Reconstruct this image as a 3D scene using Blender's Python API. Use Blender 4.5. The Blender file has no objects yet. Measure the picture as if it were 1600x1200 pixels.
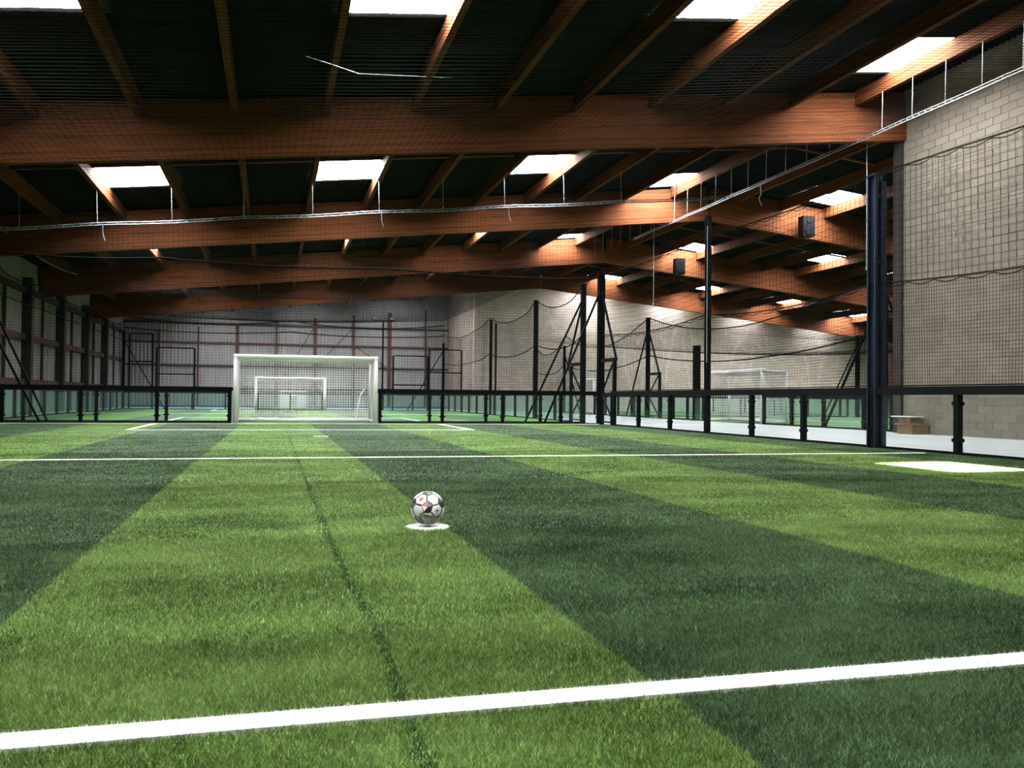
import bpy, bmesh, math, random
import numpy as np
from mathutils import Vector, Matrix

random.seed(4); rng = np.random.default_rng(7)
C = bpy.context.scene.collection
S = bpy.context.scene
pi = math.pi

# ------------------------------------------------------------------ camera
CAM_H = 0.83
YAW, PITCH, ROLL, FPX = 0.262339, 0.0163866, 0.00961855, 1385.65
fw = Vector((math.sin(YAW)*math.cos(PITCH), math.cos(YAW)*math.cos(PITCH), math.sin(PITCH)))
r0 = Vector((math.cos(YAW), -math.sin(YAW), 0)); u0 = r0.cross(fw)
rt = r0*math.cos(ROLL)+u0*math.sin(ROLL); up = -r0*math.sin(ROLL)+u0*math.cos(ROLL)
cd = bpy.data.cameras.new('camera'); cam = bpy.data.objects.new('camera', cd); C.objects.link(cam)
cd.sensor_fit = 'HORIZONTAL'; cd.sensor_width = 36; cd.lens = FPX/1600*36; cd.clip_end = 400; cd.clip_start = .05
cam.matrix_world = Matrix(((rt.x, up.x, -fw.x, 0), (rt.y, up.y, -fw.y, 0), (rt.z, up.z, -fw.z, CAM_H), (0, 0, 0, 1)))
S.camera = cam

# ------------------------------------------------------------------ sky, sun, exposure
SKYLIGHT_POWER = 52.0
w = bpy.data.worlds.new('sky'); S.world = w; w.use_nodes = True
bg = w.node_tree.nodes['Background']; bg.inputs[0].default_value = (.72, .85, 1, 1); bg.inputs[1].default_value = 3.0
sd = bpy.data.lights.new('sun', 'SUN'); sd.energy = 420; sd.angle = .02; sd.color = (1, .97, .92)
sun = bpy.data.objects.new('sun', sd); C.objects.link(sun)
SUN_DIR = Vector((.30, 7.9, -8.9)).normalized()          # from the open roof hatch down to the bright patch on the turf
sun.rotation_euler = SUN_DIR.to_track_quat('-Z', 'Y').to_euler(); sun.location = (0, -20, 40)
S.view_settings.view_transform = 'Standard'; S.view_settings.look = 'None'
S.view_settings.exposure = 0.25; S.view_settings.gamma = 1; S.view_settings.use_curve_mapping = False
S.cycles.use_denoising = True
S.cycles.max_bounces = 8; S.cycles.diffuse_bounces = 2; S.cycles.transparent_max_bounces = 24
S.cycles.sample_clamp_indirect = 6

# ------------------------------------------------------------------ materials
def nodes(name):
    m = bpy.data.materials.new(name); m.use_nodes = True
    nt = m.node_tree; return m, nt, nt.nodes, nt.links, nt.nodes['Principled BSDF']
def N(nt, t, **k):
    n = nt.nodes.new(t)
    for a, b in k.items(): setattr(n, a, b)
    return n
def mat(name, col, rough=.6, metal=0, vary=.15, scale=6, bump=0, bscale=60, spec=.4, col2=None, stretch=(1, 1, 1)):
    m, nt, ns, L, b = nodes(name)
    tc = N(nt, 'ShaderNodeTexCoord'); mp = N(nt, 'ShaderNodeMapping'); mp.inputs['Scale'].default_value = stretch
    L.new(tc.outputs['Object'], mp.inputs['Vector'])
    nz = N(nt, 'ShaderNodeTexNoise'); nz.inputs['Scale'].default_value = scale; nz.inputs['Detail'].default_value = 6
    L.new(mp.outputs[0], nz.inputs['Vector'])
    cr = N(nt, 'ShaderNodeValToRGB'); L.new(nz.outputs['Fac'], cr.inputs[0])
    c2 = col2 or tuple(min(1, c*(1+vary)) for c in col); c1 = tuple(c*(1-vary) for c in col)
    cr.color_ramp.elements[0].color = (*c1, 1); cr.color_ramp.elements[1].color = (*c2, 1)
    cr.color_ramp.elements[0].position = .3; cr.color_ramp.elements[1].position = .7
    L.new(cr.outputs[0], b.inputs['Base Color'])
    b.inputs['Roughness'].default_value = rough; b.inputs['Metallic'].default_value = metal
    b.inputs['Specular IOR Level'].default_value = spec
    if bump:
        n2 = N(nt, 'ShaderNodeTexNoise'); n2.inputs['Scale'].default_value = bscale; n2.inputs['Detail'].default_value = 4
        L.new(mp.outputs[0], n2.inputs['Vector'])
        bp = N(nt, 'ShaderNodeBump'); bp.inputs['Strength'].default_value = bump; bp.inputs['Distance'].default_value = .02
        L.new(n2.outputs['Fac'], bp.inputs['Height']); L.new(bp.outputs[0], b.inputs['Normal'])
    return m
def turf_mat(name, c1, c2):
    m, nt, ns, L, b = nodes(name)
    g = N(nt, 'ShaderNodeNewGeometry')
    n1 = N(nt, 'ShaderNodeTexNoise'); n1.inputs['Scale'].default_value = 1.1; n1.inputs['Detail'].default_value = 5; n1.inputs['Roughness'].default_value = .62  # broad noise: sheen patches painted into the turf colour
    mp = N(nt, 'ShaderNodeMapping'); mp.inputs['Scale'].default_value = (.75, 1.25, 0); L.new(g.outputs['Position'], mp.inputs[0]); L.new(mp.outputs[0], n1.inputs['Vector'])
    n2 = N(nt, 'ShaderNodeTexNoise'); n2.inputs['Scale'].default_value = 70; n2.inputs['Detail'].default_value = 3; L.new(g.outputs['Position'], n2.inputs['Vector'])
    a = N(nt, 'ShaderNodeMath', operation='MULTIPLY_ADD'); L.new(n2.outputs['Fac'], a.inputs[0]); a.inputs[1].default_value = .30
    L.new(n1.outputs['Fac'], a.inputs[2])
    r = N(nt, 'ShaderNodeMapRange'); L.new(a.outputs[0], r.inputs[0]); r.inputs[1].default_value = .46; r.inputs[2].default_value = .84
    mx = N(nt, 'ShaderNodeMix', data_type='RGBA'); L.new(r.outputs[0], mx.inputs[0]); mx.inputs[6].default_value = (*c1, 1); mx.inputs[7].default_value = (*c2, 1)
    L.new(mx.outputs[2], b.inputs['Base Color'])
    b.inputs['Roughness'].default_value = .62; b.inputs['Specular IOR Level'].default_value = .25
    bp = N(nt, 'ShaderNodeBump'); bp.inputs['Strength'].default_value = .5; bp.inputs['Distance'].default_value = .02
    L.new(n2.outputs['Fac'], bp.inputs['Height']); L.new(bp.outputs[0], b.inputs['Normal'])
    return m
def blade_mat(name, c1, c2, rough=.42, spec=.5):
    m, nt, ns, L, b = nodes(name)
    g = N(nt, 'ShaderNodeNewGeometry')
    at = N(nt, 'ShaderNodeAttribute', attribute_name='vary')
    n1 = N(nt, 'ShaderNodeTexNoise'); n1.inputs['Scale'].default_value = 1.1; n1.inputs['Detail'].default_value = 5; n1.inputs['Roughness'].default_value = .62  # broad noise paints the same sheen patches into the blade colour
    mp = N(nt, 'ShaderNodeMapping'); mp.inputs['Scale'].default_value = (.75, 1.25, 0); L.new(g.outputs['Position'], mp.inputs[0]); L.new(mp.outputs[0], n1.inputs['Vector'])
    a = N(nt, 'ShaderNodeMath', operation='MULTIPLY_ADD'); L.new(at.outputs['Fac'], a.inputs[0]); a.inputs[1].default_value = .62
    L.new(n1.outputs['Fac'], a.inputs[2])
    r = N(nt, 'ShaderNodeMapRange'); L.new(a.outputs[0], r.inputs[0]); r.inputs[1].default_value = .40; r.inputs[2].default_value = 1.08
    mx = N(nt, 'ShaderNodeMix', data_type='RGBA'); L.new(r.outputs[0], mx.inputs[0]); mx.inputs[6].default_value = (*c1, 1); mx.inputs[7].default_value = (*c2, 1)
    L.new(mx.outputs[2], b.inputs['Base Color'])
    b.inputs['Roughness'].default_value = rough; b.inputs['Specular IOR Level'].default_value = spec
    tr = N(nt, 'ShaderNodeBsdfTranslucent'); L.new(mx.outputs[2], tr.inputs['Color'])
    ms = N(nt, 'ShaderNodeMixShader'); ms.inputs[0].default_value = .35
    L.new(b.outputs[0], ms.inputs[1]); L.new(tr.outputs[0], ms.inputs[2]); L.new(ms.outputs[0], ns['Material Output'].inputs['Surface'])
    return m
def glass_mat(name, tint, rough=.03, base=.03):
    m, nt, ns, L, b = nodes(name); ns.remove(b)
    t = N(nt, 'ShaderNodeBsdfTransparent'); t.inputs[0].default_value = (*tint, 1)
    g = N(nt, 'ShaderNodeBsdfGlossy'); g.inputs['Roughness'].default_value = rough; g.inputs[0].default_value = (.9, 1, .97, 1)
    fr = N(nt, 'ShaderNodeLayerWeight'); fr.inputs[0].default_value = .5
    pw = N(nt, 'ShaderNodeMath', operation='POWER'); L.new(fr.outputs['Facing'], pw.inputs[0]); pw.inputs[1].default_value = 4.0
    sc = N(nt, 'ShaderNodeMath', operation='MULTIPLY_ADD'); L.new(pw.outputs[0], sc.inputs[0]); sc.inputs[1].default_value = .45; sc.inputs[2].default_value = base
    ms = N(nt, 'ShaderNodeMixShader'); L.new(sc.outputs[0], ms.inputs[0]); L.new(t.outputs[0], ms.inputs[1]); L.new(g.outputs[0], ms.inputs[2])
    L.new(ms.outputs[0], ns['Material Output'].inputs['Surface'])
    return m
def emit_mat(name, col, st):
    m, nt, ns, L, b = nodes(name); ns.remove(b)
    e = N(nt, 'ShaderNodeEmission'); e.inputs[0].default_value = (*col, 1); e.inputs[1].default_value = st
    L.new(e.outputs[0], ns['Material Output'].inputs['Surface']); return m
def wood_mat(name, dark, light, lam=.045, lamx=False):
    """glued laminated timber: thin boards stacked in depth, each a slightly different tone, with long grain"""
    m, nt, ns, L, b = nodes(name)
    tc = N(nt, 'ShaderNodeTexCoord'); sp = N(nt, 'ShaderNodeSeparateXYZ'); L.new(tc.outputs['Object'], sp.inputs[0])
    dv = N(nt, 'ShaderNodeMath', operation='DIVIDE'); L.new(sp.outputs['Z'], dv.inputs[0]); dv.inputs[1].default_value = lam
    fl = N(nt, 'ShaderNodeMath', operation='FLOOR'); L.new(dv.outputs[0], fl.inputs[0])
    wn = N(nt, 'ShaderNodeTexWhiteNoise', noise_dimensions='1D'); L.new(fl.outputs[0], wn.inputs['W'])
    mp = N(nt, 'ShaderNodeMapping'); mp.inputs['Scale'].default_value = (.5, .5, 14) if lamx else (.7, 2, 14); L.new(tc.outputs['Object'], mp.inputs[0])
    nz = N(nt, 'ShaderNodeTexNoise'); nz.inputs['Scale'].default_value = 2.4; nz.inputs['Detail'].default_value = 6; L.new(mp.outputs[0], nz.inputs['Vector'])
    a = N(nt, 'ShaderNodeMath', operation='MULTIPLY_ADD'); L.new(wn.outputs['Value'], a.inputs[0]); a.inputs[1].default_value = .35
    L.new(nz.outputs['Fac'], a.inputs[2])
    r = N(nt, 'ShaderNodeMapRange'); L.new(a.outputs[0], r.inputs[0]); r.inputs[1].default_value = .3; r.inputs[2].default_value = 1.0
    mx = N(nt, 'ShaderNodeMix', data_type='RGBA'); L.new(r.outputs[0], mx.inputs[0]); mx.inputs[6].default_value = (*dark, 1); mx.inputs[7].default_value = (*light, 1)
    L.new(mx.outputs[2], b.inputs['Base Color']); b.inputs['Roughness'].default_value = .8; b.inputs['Specular IOR Level'].default_value = .1
    return m
def block_mat(name, c1, c2, mortar, bw, bh, axis):
    """courses of concrete block too far away to build one by one"""
    m, nt, ns, L, b = nodes(name)
    g = N(nt, 'ShaderNodeNewGeometry'); sp = N(nt, 'ShaderNodeSeparateXYZ'); L.new(g.outputs['Position'], sp.inputs[0])
    cb = N(nt, 'ShaderNodeCombineXYZ'); L.new(sp.outputs[axis], cb.inputs['X']); L.new(sp.outputs['Z'], cb.inputs['Y'])
    br = N(nt, 'ShaderNodeTexBrick'); L.new(cb.outputs[0], br.inputs['Vector'])
    br.inputs['Color1'].default_value = (*c1, 1); br.inputs['Color2'].default_value = (*c2, 1); br.inputs['Mortar'].default_value = (*mortar, 1)
    br.inputs['Scale'].default_value = 1; br.inputs['Brick Width'].default_value = bw; br.inputs['Row Height'].default_value = bh
    br.inputs['Mortar Size'].default_value = .012; br.inputs['Bias'].default_value = 0
    nz = N(nt, 'ShaderNodeTexNoise'); nz.inputs['Scale'].default_value = .8; nz.inputs['Detail'].default_value = 8; L.new(g.outputs['Position'], nz.inputs['Vector'])
    r = N(nt, 'ShaderNodeMapRange'); L.new(nz.outputs['Fac'], r.inputs[0]); r.inputs[3].default_value = .72; r.inputs[4].default_value = 1.15
    mx = N(nt, 'ShaderNodeVectorMath', operation='SCALE'); L.new(br.outputs['Color'], mx.inputs[0]); L.new(r.outputs[0], mx.inputs['Scale'])
    L.new(mx.outputs[0], b.inputs['Base Color']); b.inputs['Roughness'].default_value = .9; b.inputs['Specular IOR Level'].default_value = .15
    bp = N(nt, 'ShaderNodeBump'); bp.inputs['Strength'].default_value = .4; bp.inputs['Distance'].default_value = .02
    L.new(br.outputs['Fac'], bp.inputs['Height']); bp.invert = True; L.new(bp.outputs[0], b.inputs['Normal'])
    return m
def blockpiece_mat(name, c1, c2, island=False):
    m, nt, ns, L, b = nodes(name)
    g = N(nt, 'ShaderNodeNewGeometry'); oi = N(nt, 'ShaderNodeObjectInfo')
    src = g.outputs['Random Per Island'] if island else oi.outputs['Random']
    nz = N(nt, 'ShaderNodeTexNoise'); nz.inputs['Scale'].default_value = 1.3; nz.inputs['Detail'].default_value = 9; nz.inputs['Roughness'].default_value = .7; L.new(g.outputs['Position'], nz.inputs['Vector'])
    a = N(nt, 'ShaderNodeMath', operation='MULTIPLY_ADD'); L.new(src, a.inputs[0]); a.inputs[1].default_value = .35; L.new(nz.outputs['Fac'], a.inputs[2])
    r = N(nt, 'ShaderNodeMapRange'); L.new(a.outputs[0], r.inputs[0]); r.inputs[1].default_value = .35; r.inputs[2].default_value = 1.0
    mx = N(nt, 'ShaderNodeMix', data_type='RGBA'); L.new(r.outputs[0], mx.inputs[0]); mx.inputs[6].default_value = (*c1, 1); mx.inputs[7].default_value = (*c2, 1)
    L.new(mx.outputs[2], b.inputs['Base Color']); b.inputs['Roughness'].default_value = .9; b.inputs['Specular IOR Level'].default_value = .15
    n2 = N(nt, 'ShaderNodeTexNoise'); n2.inputs['Scale'].default_value = 45; L.new(g.outputs['Position'], n2.inputs['Vector'])
    bp = N(nt, 'ShaderNodeBump'); bp.inputs['Strength'].default_value = .3; bp.inputs['Distance'].default_value = .01
    L.new(n2.outputs['Fac'], bp.inputs['Height']); L.new(bp.outputs[0], b.inputs['Normal'])
    return m

LIGHT1, LIGHT2 = (.040, .080, .009), (.38, .52, .17)  # second tone of each pair also carries the painted sheen
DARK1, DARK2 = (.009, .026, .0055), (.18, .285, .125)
M = dict(
 concrete=mat('pale_concrete', (.44, .44, .455), .55, vary=.09, scale=.7, spec=.35),
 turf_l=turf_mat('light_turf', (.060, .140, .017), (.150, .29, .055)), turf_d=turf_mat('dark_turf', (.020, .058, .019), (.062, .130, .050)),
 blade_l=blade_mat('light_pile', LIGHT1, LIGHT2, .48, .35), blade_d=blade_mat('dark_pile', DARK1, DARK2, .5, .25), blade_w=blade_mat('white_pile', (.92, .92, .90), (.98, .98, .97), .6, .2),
 seam=mat('crushed_dark_pile', (.022, .052, .010), .9),
 line=mat('white_line_turf', (.90, .90, .88), .7, vary=.05, scale=30, bump=.3),
 black=mat('black_powder_coat', (.004, .005, .006), .6, vary=.2, spec=.06), navy=mat('navy_painted_steel', (.008, .012, .030), .4, vary=.2, spec=.35),
 net=mat('black_net_cord', (.006, .006, .006), .95, vary=.1, spec=.0), rope=mat('black_rope', (.010, .009, .009), .95, vary=.2, spec=.02),
 wnet=mat('white_net_cord', (.78, .76, .74), .7, vary=.06), white=mat('white_painted_metal', (.80, .79, .78), .38, vary=.04, scale=3, spec=.5),
 galv=mat('galvanised_steel', (.30, .31, .33), .5, metal=.6, vary=.2, scale=14),
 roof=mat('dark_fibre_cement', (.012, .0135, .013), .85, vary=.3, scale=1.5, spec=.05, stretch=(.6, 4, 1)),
 skylight=emit_mat('skylight_glow', (.97, .985, 1.0), SKYLIGHT_POWER),
 beam=wood_mat('glulam_beam_timber', (.055, .017, .007), (.182, .062, .024)), purlin=wood_mat('purlin_timber', (.045, .015, .006), (.13, .044, .015), .05, True),
 batten=mat('red_brown_batten', (.10, .03, .02), .7), rust=mat('rust_red_steel', (.06, .018, .012), .7, vary=.3, scale=3), column=mat('dark_brown_steel', (.024, .018, .015), .7, vary=.3, scale=2),
 clad=mat('pale_wall_cladding', (.25, .245, .245), .6, vary=.14, scale=.6, spec=.3), cladleft=mat('grey_wall_cladding', (.26, .265, .26), .6, vary=.2, scale=.5, spec=.3),
 blockwall=block_mat('block_wall_courses', (.72, .62, .55), (.60, .515, .46), (.44, .38, .34), .5, .2, 'X'), blockside=block_mat('block_wall_side', (.36, .30, .26), (.29, .245, .215), (.24, .21, .18), .5, .2, 'Y'),  # side is a darker copy: shade of the return face painted in
 mortar=mat('block_mortar', (.185, .16, .13), .9, vary=.15, scale=2), block=blockpiece_mat('concrete_block', (.155, .132, .106), (.225, .195, .158)), block_i=blockpiece_mat('concrete_block_rest', (.155, .132, .106), (.225, .195, .158), True),
 glass=glass_mat('green_edge_glass', (.95, .985, .975)), glass2=glass_mat('teal_glass', (.90, .965, .955), .25, .06),
 ballw=mat('ball_white', (.82, .80, .78), .35, vary=.03, scale=40, spec=.5), balld=mat('ball_charcoal', (.025, .024, .026), .4, spec=.5), ballg=mat('ball_grey', (.26, .25, .27), .4), ballp=mat('ball_pink', (.75, .25, .20), .4), ballr=mat('ball_red', (.75, .03, .03), .4),
 ply=mat('raw_plywood', (.17, .10, .055), .7, vary=.3, scale=5, stretch=(1, 1, 6)), redpanel=mat('dull_red_panel', (.13, .016, .016), .6), lamp=mat('lamp_glass', (.5, .5, .5), .2), grey=mat('grey_plastic', (.3, .3, .31), .6), blue=mat('blue_paint', (.03, .08, .22), .6), ballsign=mat('white_panel', (.8, .8, .8), .5, vary=.02),
)

# ------------------------------------------------------------------ building blocks
class MB:
    def __init__(s): s.v = []; s.f = []; s.mi = []
    def add(s, vs, fs, mi=0):
        o = len(s.v); s.v += [tuple(v) for v in vs]; s.f += [tuple(i+o for i in f) for f in fs]; s.mi += [mi]*len(fs); return s
    def box(s, x0, x1, y0, y1, z0, z1):
        return s.add([(x0,y0,z0),(x1,y0,z0),(x1,y1,z0),(x0,y1,z0),(x0,y0,z1),(x1,y0,z1),(x1,y1,z1),(x0,y1,z1)],
                     [(3,2,1,0),(4,5,6,7),(0,1,5,4),(1,2,6,5),(2,3,7,6),(3,0,4,7)])
    def bar(s, p, q, w_, h_, ref=(0, 0, 1)):
        p, q = Vector(p), Vector(q); d = (q-p).normalized(); a = d.cross(Vector(ref))
        if a.length < 1e-3: a = d.cross(Vector((0, 1, 0)))
        a.normalize(); b = a.cross(d); vs = []
        for c in (p, q):
            for i, j in ((-1,-1),(1,-1),(1,1),(-1,1)): vs.append(c+a*(i*w_/2)+b*(j*h_/2))
        return s.add(vs, [(0,1,2,3),(7,6,5,4),(0,4,5,1),(1,5,6,2),(2,6,7,3),(3,7,4,0)])
    def tube(s, pts, r, n=6, caps=True):
        pts = [Vector(p) for p in pts]; o = len(s.v); fs = []; vs = []; a = None
        for i, p in enumerate(pts):
            d = (pts[min(i+1, len(pts)-1)]-pts[max(i-1, 0)]).normalized()
            if a is None:
                a = d.cross(Vector((0, 0, 1)))
                if a.length < 1e-3: a = d.cross(Vector((1, 0, 0)))
            a = (a-d*a.dot(d)).normalized(); b = d.cross(a)
            for k in range(n): t = 2*pi*k/n; vs.append(p+a*(r*math.cos(t))+b*(r*math.sin(t)))
        for i in range(len(pts)-1):
            for k in range(n): k2 = (k+1) % n; fs.append((i*n+k, i*n+k2, (i+1)*n+k2, (i+1)*n+k))
        if caps: fs.append(tuple(range(n))[::-1]); fs.append(tuple((len(pts)-1)*n+k for k in range(n)))
        return s.add(vs, fs)
    def disc(s, c, axis, r, t, n=14):
        c, axis = Vector(c), Vector(axis).normalized(); return s.tube([c-axis*t/2, c+axis*t/2], r, n)
    def mesh(s, name, mats, smooth=False):
        me = bpy.data.meshes.new(name); me.from_pydata(s.v, [], s.f)
        for m in (mats if isinstance(mats, (list, tuple)) else [mats]): me.materials.append(M[m])
        if any(s.mi): me.polygons.foreach_set('material_index', s.mi)
        if smooth: me.polygons.foreach_set('use_smooth', [True]*len(me.polygons))
        me.update(); return me
    def build(s, name, mats, parent=None, smooth=False): return link(name, s.mesh(name, mats, smooth), parent)
WL = {}
def link(name, data, parent=None, loc=(0, 0, 0), rot=None):
    """loc is in world space"""
    o = bpy.data.objects.new(name, data); C.objects.link(o); loc = Vector(loc)
    if parent is not None:
        o.parent = parent; o.location = loc-WL[parent]
    else: o.location = loc
    if rot: o.rotation_euler = rot
    WL[o] = loc; return o
def tag(o, label=None, cat=None, group=None, kind=None):
    if label: o['label'] = label
    if cat: o['category'] = cat
    if group: o['group'] = group
    if kind: o['kind'] = kind
    return o
def thing(name, label, cat, loc, group=None, kind=None):
    o = link(name, None, None, loc); o.empty_display_size = .3
    return tag(o, label, cat, group, kind)
def struct(name, loc=(0, 0, 0)): return tag(link(name, None, None, loc), kind='structure')

# building lines: X across, Y into the hall, Z up
X_LEFT, X_RIDGE, X_RIGHT, Y_BACK, Y_FAR = -10.6, 17.3, 45.2, -9.0, 69.2
BEAM_Y = [-2.4, 9.5, 21.4, 33.3, 45.2, 57.1, 69.0]
Z0, SL = 6.42, .1074
def zb(x): return Z0+SL*x if x <= X_RIDGE else Z0+SL*(2*X_RIDGE-x)       # underside of the main beams
FX, LX, FY, SY = 10.75, -8.75, 28.4, 30.2                                # right fence, left fence, far fence, next pitch's fence

# ------------------------------------------------------------------ shell
fl = MB().box(X_LEFT-.4, X_RIGHT+.4, Y_BACK-.4, Y_FAR+.4, -.3, -.04).build('floor', 'concrete'); tag(fl, kind='structure')

def corrugated_panel(width, h0, h1a, h1b, pitch=.26, depth=.07):
    """upright ribbed sheet in the XZ plane, top slopes from h1a to h1b"""
    mb = MB(); xs = []; ys = []
    n = round(width/pitch)
    for i in range(n):
        for f, d in ((0, 0), (.42, 0), (.54, depth), (.88, depth)): xs.append((i+f)*width/n); ys.append(d)
    xs.append(width); ys.append(0); vs = []; fs = []
    for x, y in zip(xs, ys):
        vs += [(x, -y, h0), (x, -y, h1a+(h1b-h1a)*x/width)]
    for i in range(len(xs)-1): fs.append((2*i, 2*i+2, 2*i+3, 2*i+1))
    return mb.add(vs, fs)

wf = struct('wall_far', (0, Y_FAR, 0))
x = X_LEFT
while x < 13.5:
    x1 = min(x+1.05, 13.5)
    link('cladding_panel', corrugated_panel(x1-x, -.05, zb(x)+1.5, zb(x1)+1.5).mesh('cladding_panel', 'clad'), wf, (x, Y_FAR, 0)); x = x1
for z in (1.35, 3.05, 4.72, 6.15): MB().box(X_LEFT, 13.3, Y_FAR-.17, Y_FAR-.05, z-.07, z+.07).build('cladding_rail', 'rust' if z in (4.72,) else 'column', wf)
for x, w_ in ((-8.1, .16), (-5.4, .12), (-2.68, .22), (.15, .12), (2.98, .24), (5.88, .18), (8.63, .3), (11.45, .14)): MB().box(x-w_/2, x+w_/2, Y_FAR-.30, Y_FAR-.171, -.04, zb(x)+.05).build('column', 'rust', wf)
for a, b in (((.2, 1.4), (2.9, 6.1)), ((5.8, 6.1), (3.05, 3.1)), ((5.9, 4.8), (8.5, 3.1))): MB().bar((a[0], Y_FAR-.2, a[1]), (b[0], Y_FAR-.2, b[1]), .05, .05).build('brace', 'column', wf)

wl = struct('wall_left', (X_LEFT, 0, 0))
y = Y_BACK; k = 0
lp = corrugated_panel(2.0, -.05, zb(X_LEFT)+1.55, zb(X_LEFT)+1.55, .25, .03).mesh('cladding_panel', 'cladleft')
while y < Y_FAR: link('cladding_panel', lp, wl, (X_LEFT, y, 0), (0, 0, pi/2)); y += 2.0
for i, y in enumerate((-3, 3.2, 9.4, 18, 24.3, 30.0, 37.0, 42.7, 48.9, 55, 61)):
    MB().box(X_LEFT+.02, X_LEFT+.42, y-.22, y+.22, -.04, zb(X_LEFT)+.6).build('column', 'column', wl)
for z in (1.35, 3.3, 5.35): MB().box(X_LEFT+.05, X_LEFT+.2, Y_BACK, Y_FAR, z-.13, z+.13).build('cladding_rail', 'rust' if z < 5 else 'column', wl)
for i, y in enumerate((27.9, 34.6, 39.7, 45.8, 52, 58, 65)): MB().box(X_LEFT+.05, X_LEFT+.15, y-.07, y+.07, -.04, 5.3).build('mullion', 'rust', wl)
rp = MB().box(X_LEFT+.22, X_LEFT+.3, 30.6, 32.5, 1.4, 2.4).build('red_panel', 'redpanel'); tag(rp, 'dull red board fixed low on the left wall near the leaning braces', 'panel')

wb = MB().box(X_LEFT-.3, X_RIGHT+.3, Y_BACK-.3, Y_BACK, -.3, 10).build('wall_back', 'cladleft'); tag(wb, kind='structure')
wr = struct('wall_right', (X_RIGHT, 0, 0))
rpn = corrugated_panel(2.0, -.05, zb(X_RIGHT)+1.55, zb(X_RIGHT)+1.55, .25, .03).mesh('cladding_panel', 'cladleft')
y = Y_BACK+2
while y < Y_FAR+1: link('cladding_panel', rpn, wr, (X_RIGHT, y, 0), (0, 0, -pi/2)); y += 2.0
for z in (1.4, 3.0, 4.6): MB().box(X_RIGHT-.2, X_RIGHT-.05, Y_BACK, Y_FAR, z-.1, z+.1).build('cladding_rail', 'rust', wr)
for y in (21.4, 33.3, 45.2, 52, 57): MB().box(X_RIGHT-.45, X_RIGHT-.06, y-.2, y+.2, -.04, zb(X_RIGHT)+.6).build('column', 'rust', wr)

# partition of concrete block under the ridge, right of the near pitch
XW, YW = 17.25, 21.4
wc = struct('wall_partition', (XW, YW, 0))
MB().box(XW-.012, XW+.28, Y_BACK, YW, -.05, 9.75).build('mortar_core', 'mortar', wc)
BW, BH = .5, .2
bmsh = MB().box(-.02, .06, -BW+.004, -.004, .004, BH-.004).mesh('block', 'block')
cells = []
for r_ in range(48):
    for c_ in range(15):
        y1 = YW-c_*BW-(.25 if r_ % 2 else 0); z = -.04+r_*BH
        if r_ % 2 and c_ == 0: pass
        cells.append((y1, z))
cells.sort(key=lambda q: (q[0]-14)**2*.0+abs(q[1]-1)+(YW-q[0])*.35)
for y1, z in cells[:300]: link('block', bmsh, wc, (XW-random.uniform(0, .006), y1, z))
rest = MB()
for y1, z in cells[300:]:
    d = random.uniform(0, .006); rest.box(XW-.02-d, XW+.06-d, y1-BW+.006, y1-.006, z+.005, z+BH-.005)
for r_ in range(48):
    for c_ in range(15, 62):
        y1 = YW-c_*BW-(.25 if r_ % 2 else 0)
        if y1-BW > Y_BACK: rest.box(XW-.02, XW+.06, y1-BW+.006, y1-.006, -.04+r_*BH+.005, -.04+r_*BH+BH-.005)
tag(rest.build('blocks', 'block_i', wc), kind='stuff')
MB().box(XW-.1, XW+.34, YW+.001, YW+.34, -.04, zb(XW)-.02).build('end_column', 'column', wc)

# tall block wall at the end of the right-hand pitches
YB, XB = 60.0, 13.36
wbk = struct('wall_block', (XB, YB, 0))
MB().add([(XB, YB, -.05), (X_RIGHT, YB, -.05), (X_RIGHT, YB, zb(X_RIGHT)+1.5), (X_RIDGE, YB, zb(X_RIDGE)+1.5), (XB, YB, zb(XB)+1.5)]
         + [(XB, YB+.25, -.05), (X_RIGHT, YB+.25, -.05), (X_RIGHT, YB+.25, zb(X_RIGHT)+1.5), (X_RIDGE, YB+.25, zb(X_RIDGE)+1.5), (XB, YB+.25, zb(XB)+1.5)],
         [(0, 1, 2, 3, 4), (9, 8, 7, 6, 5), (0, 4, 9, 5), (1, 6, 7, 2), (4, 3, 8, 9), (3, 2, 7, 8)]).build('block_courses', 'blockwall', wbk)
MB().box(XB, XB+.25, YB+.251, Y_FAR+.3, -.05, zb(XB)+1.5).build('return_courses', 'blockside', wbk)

# ------------------------------------------------------------------ roof
ceil = struct('ceiling', (0, 0, 9))
PL = [-9.24+2.07*k for k in range(13)]                    # purlin lines left of the ridge
PR = [18.6+2.07*k for k in range(13)]
colsX = [X_LEFT-.3]+PL+[X_RIDGE]+PR+[X_RIGHT+.3]
ROOF = 1.44
sky = []                                                  # (x0, x1, y0, y1)
for x0 in (-5.1, 1.11, 7.32):
    for y0 in (.65, 13.9, 27.2, 39.0, 51.0, 61.5): sky.append((x0, x0+2.07, y0, y0+2.75))  # last row is added out of sight to brighten the far wall
for y0, y1 in ((4.6, 6.8), (17.6, 19.85), (30.75, 32.95), (43.9, 44.95)): sky.append((13.53, 15.60, y0, y1))
for x0, rows in ((20.67, ((17.0, 19.2), (30.6, 32.6), (43.2, 45.0), (56.2, 58.6))), (26.88, ((27.2, 29.6), (40.3, 42.5), (53.6, 55.8), (58.1, 58.8))),
                 (33.09, ((28, 30.2), (40.9, 43.1), (53.9, 56.1), (58.1, 58.8))), (39.30, ((28, 30), (41, 43), (54.4, 56.8), (58.1, 58.8)))):  # short end panes: unseen, added behind the fourth beam to light the block wall
    for y0, y1 in rows: sky.append((x0, x0+2.07, y0, y1))
HATCH = (7.32, 9.39)                                      # this one, above and behind the camera, stands open to the sun
hatch_y = 2.03
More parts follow.
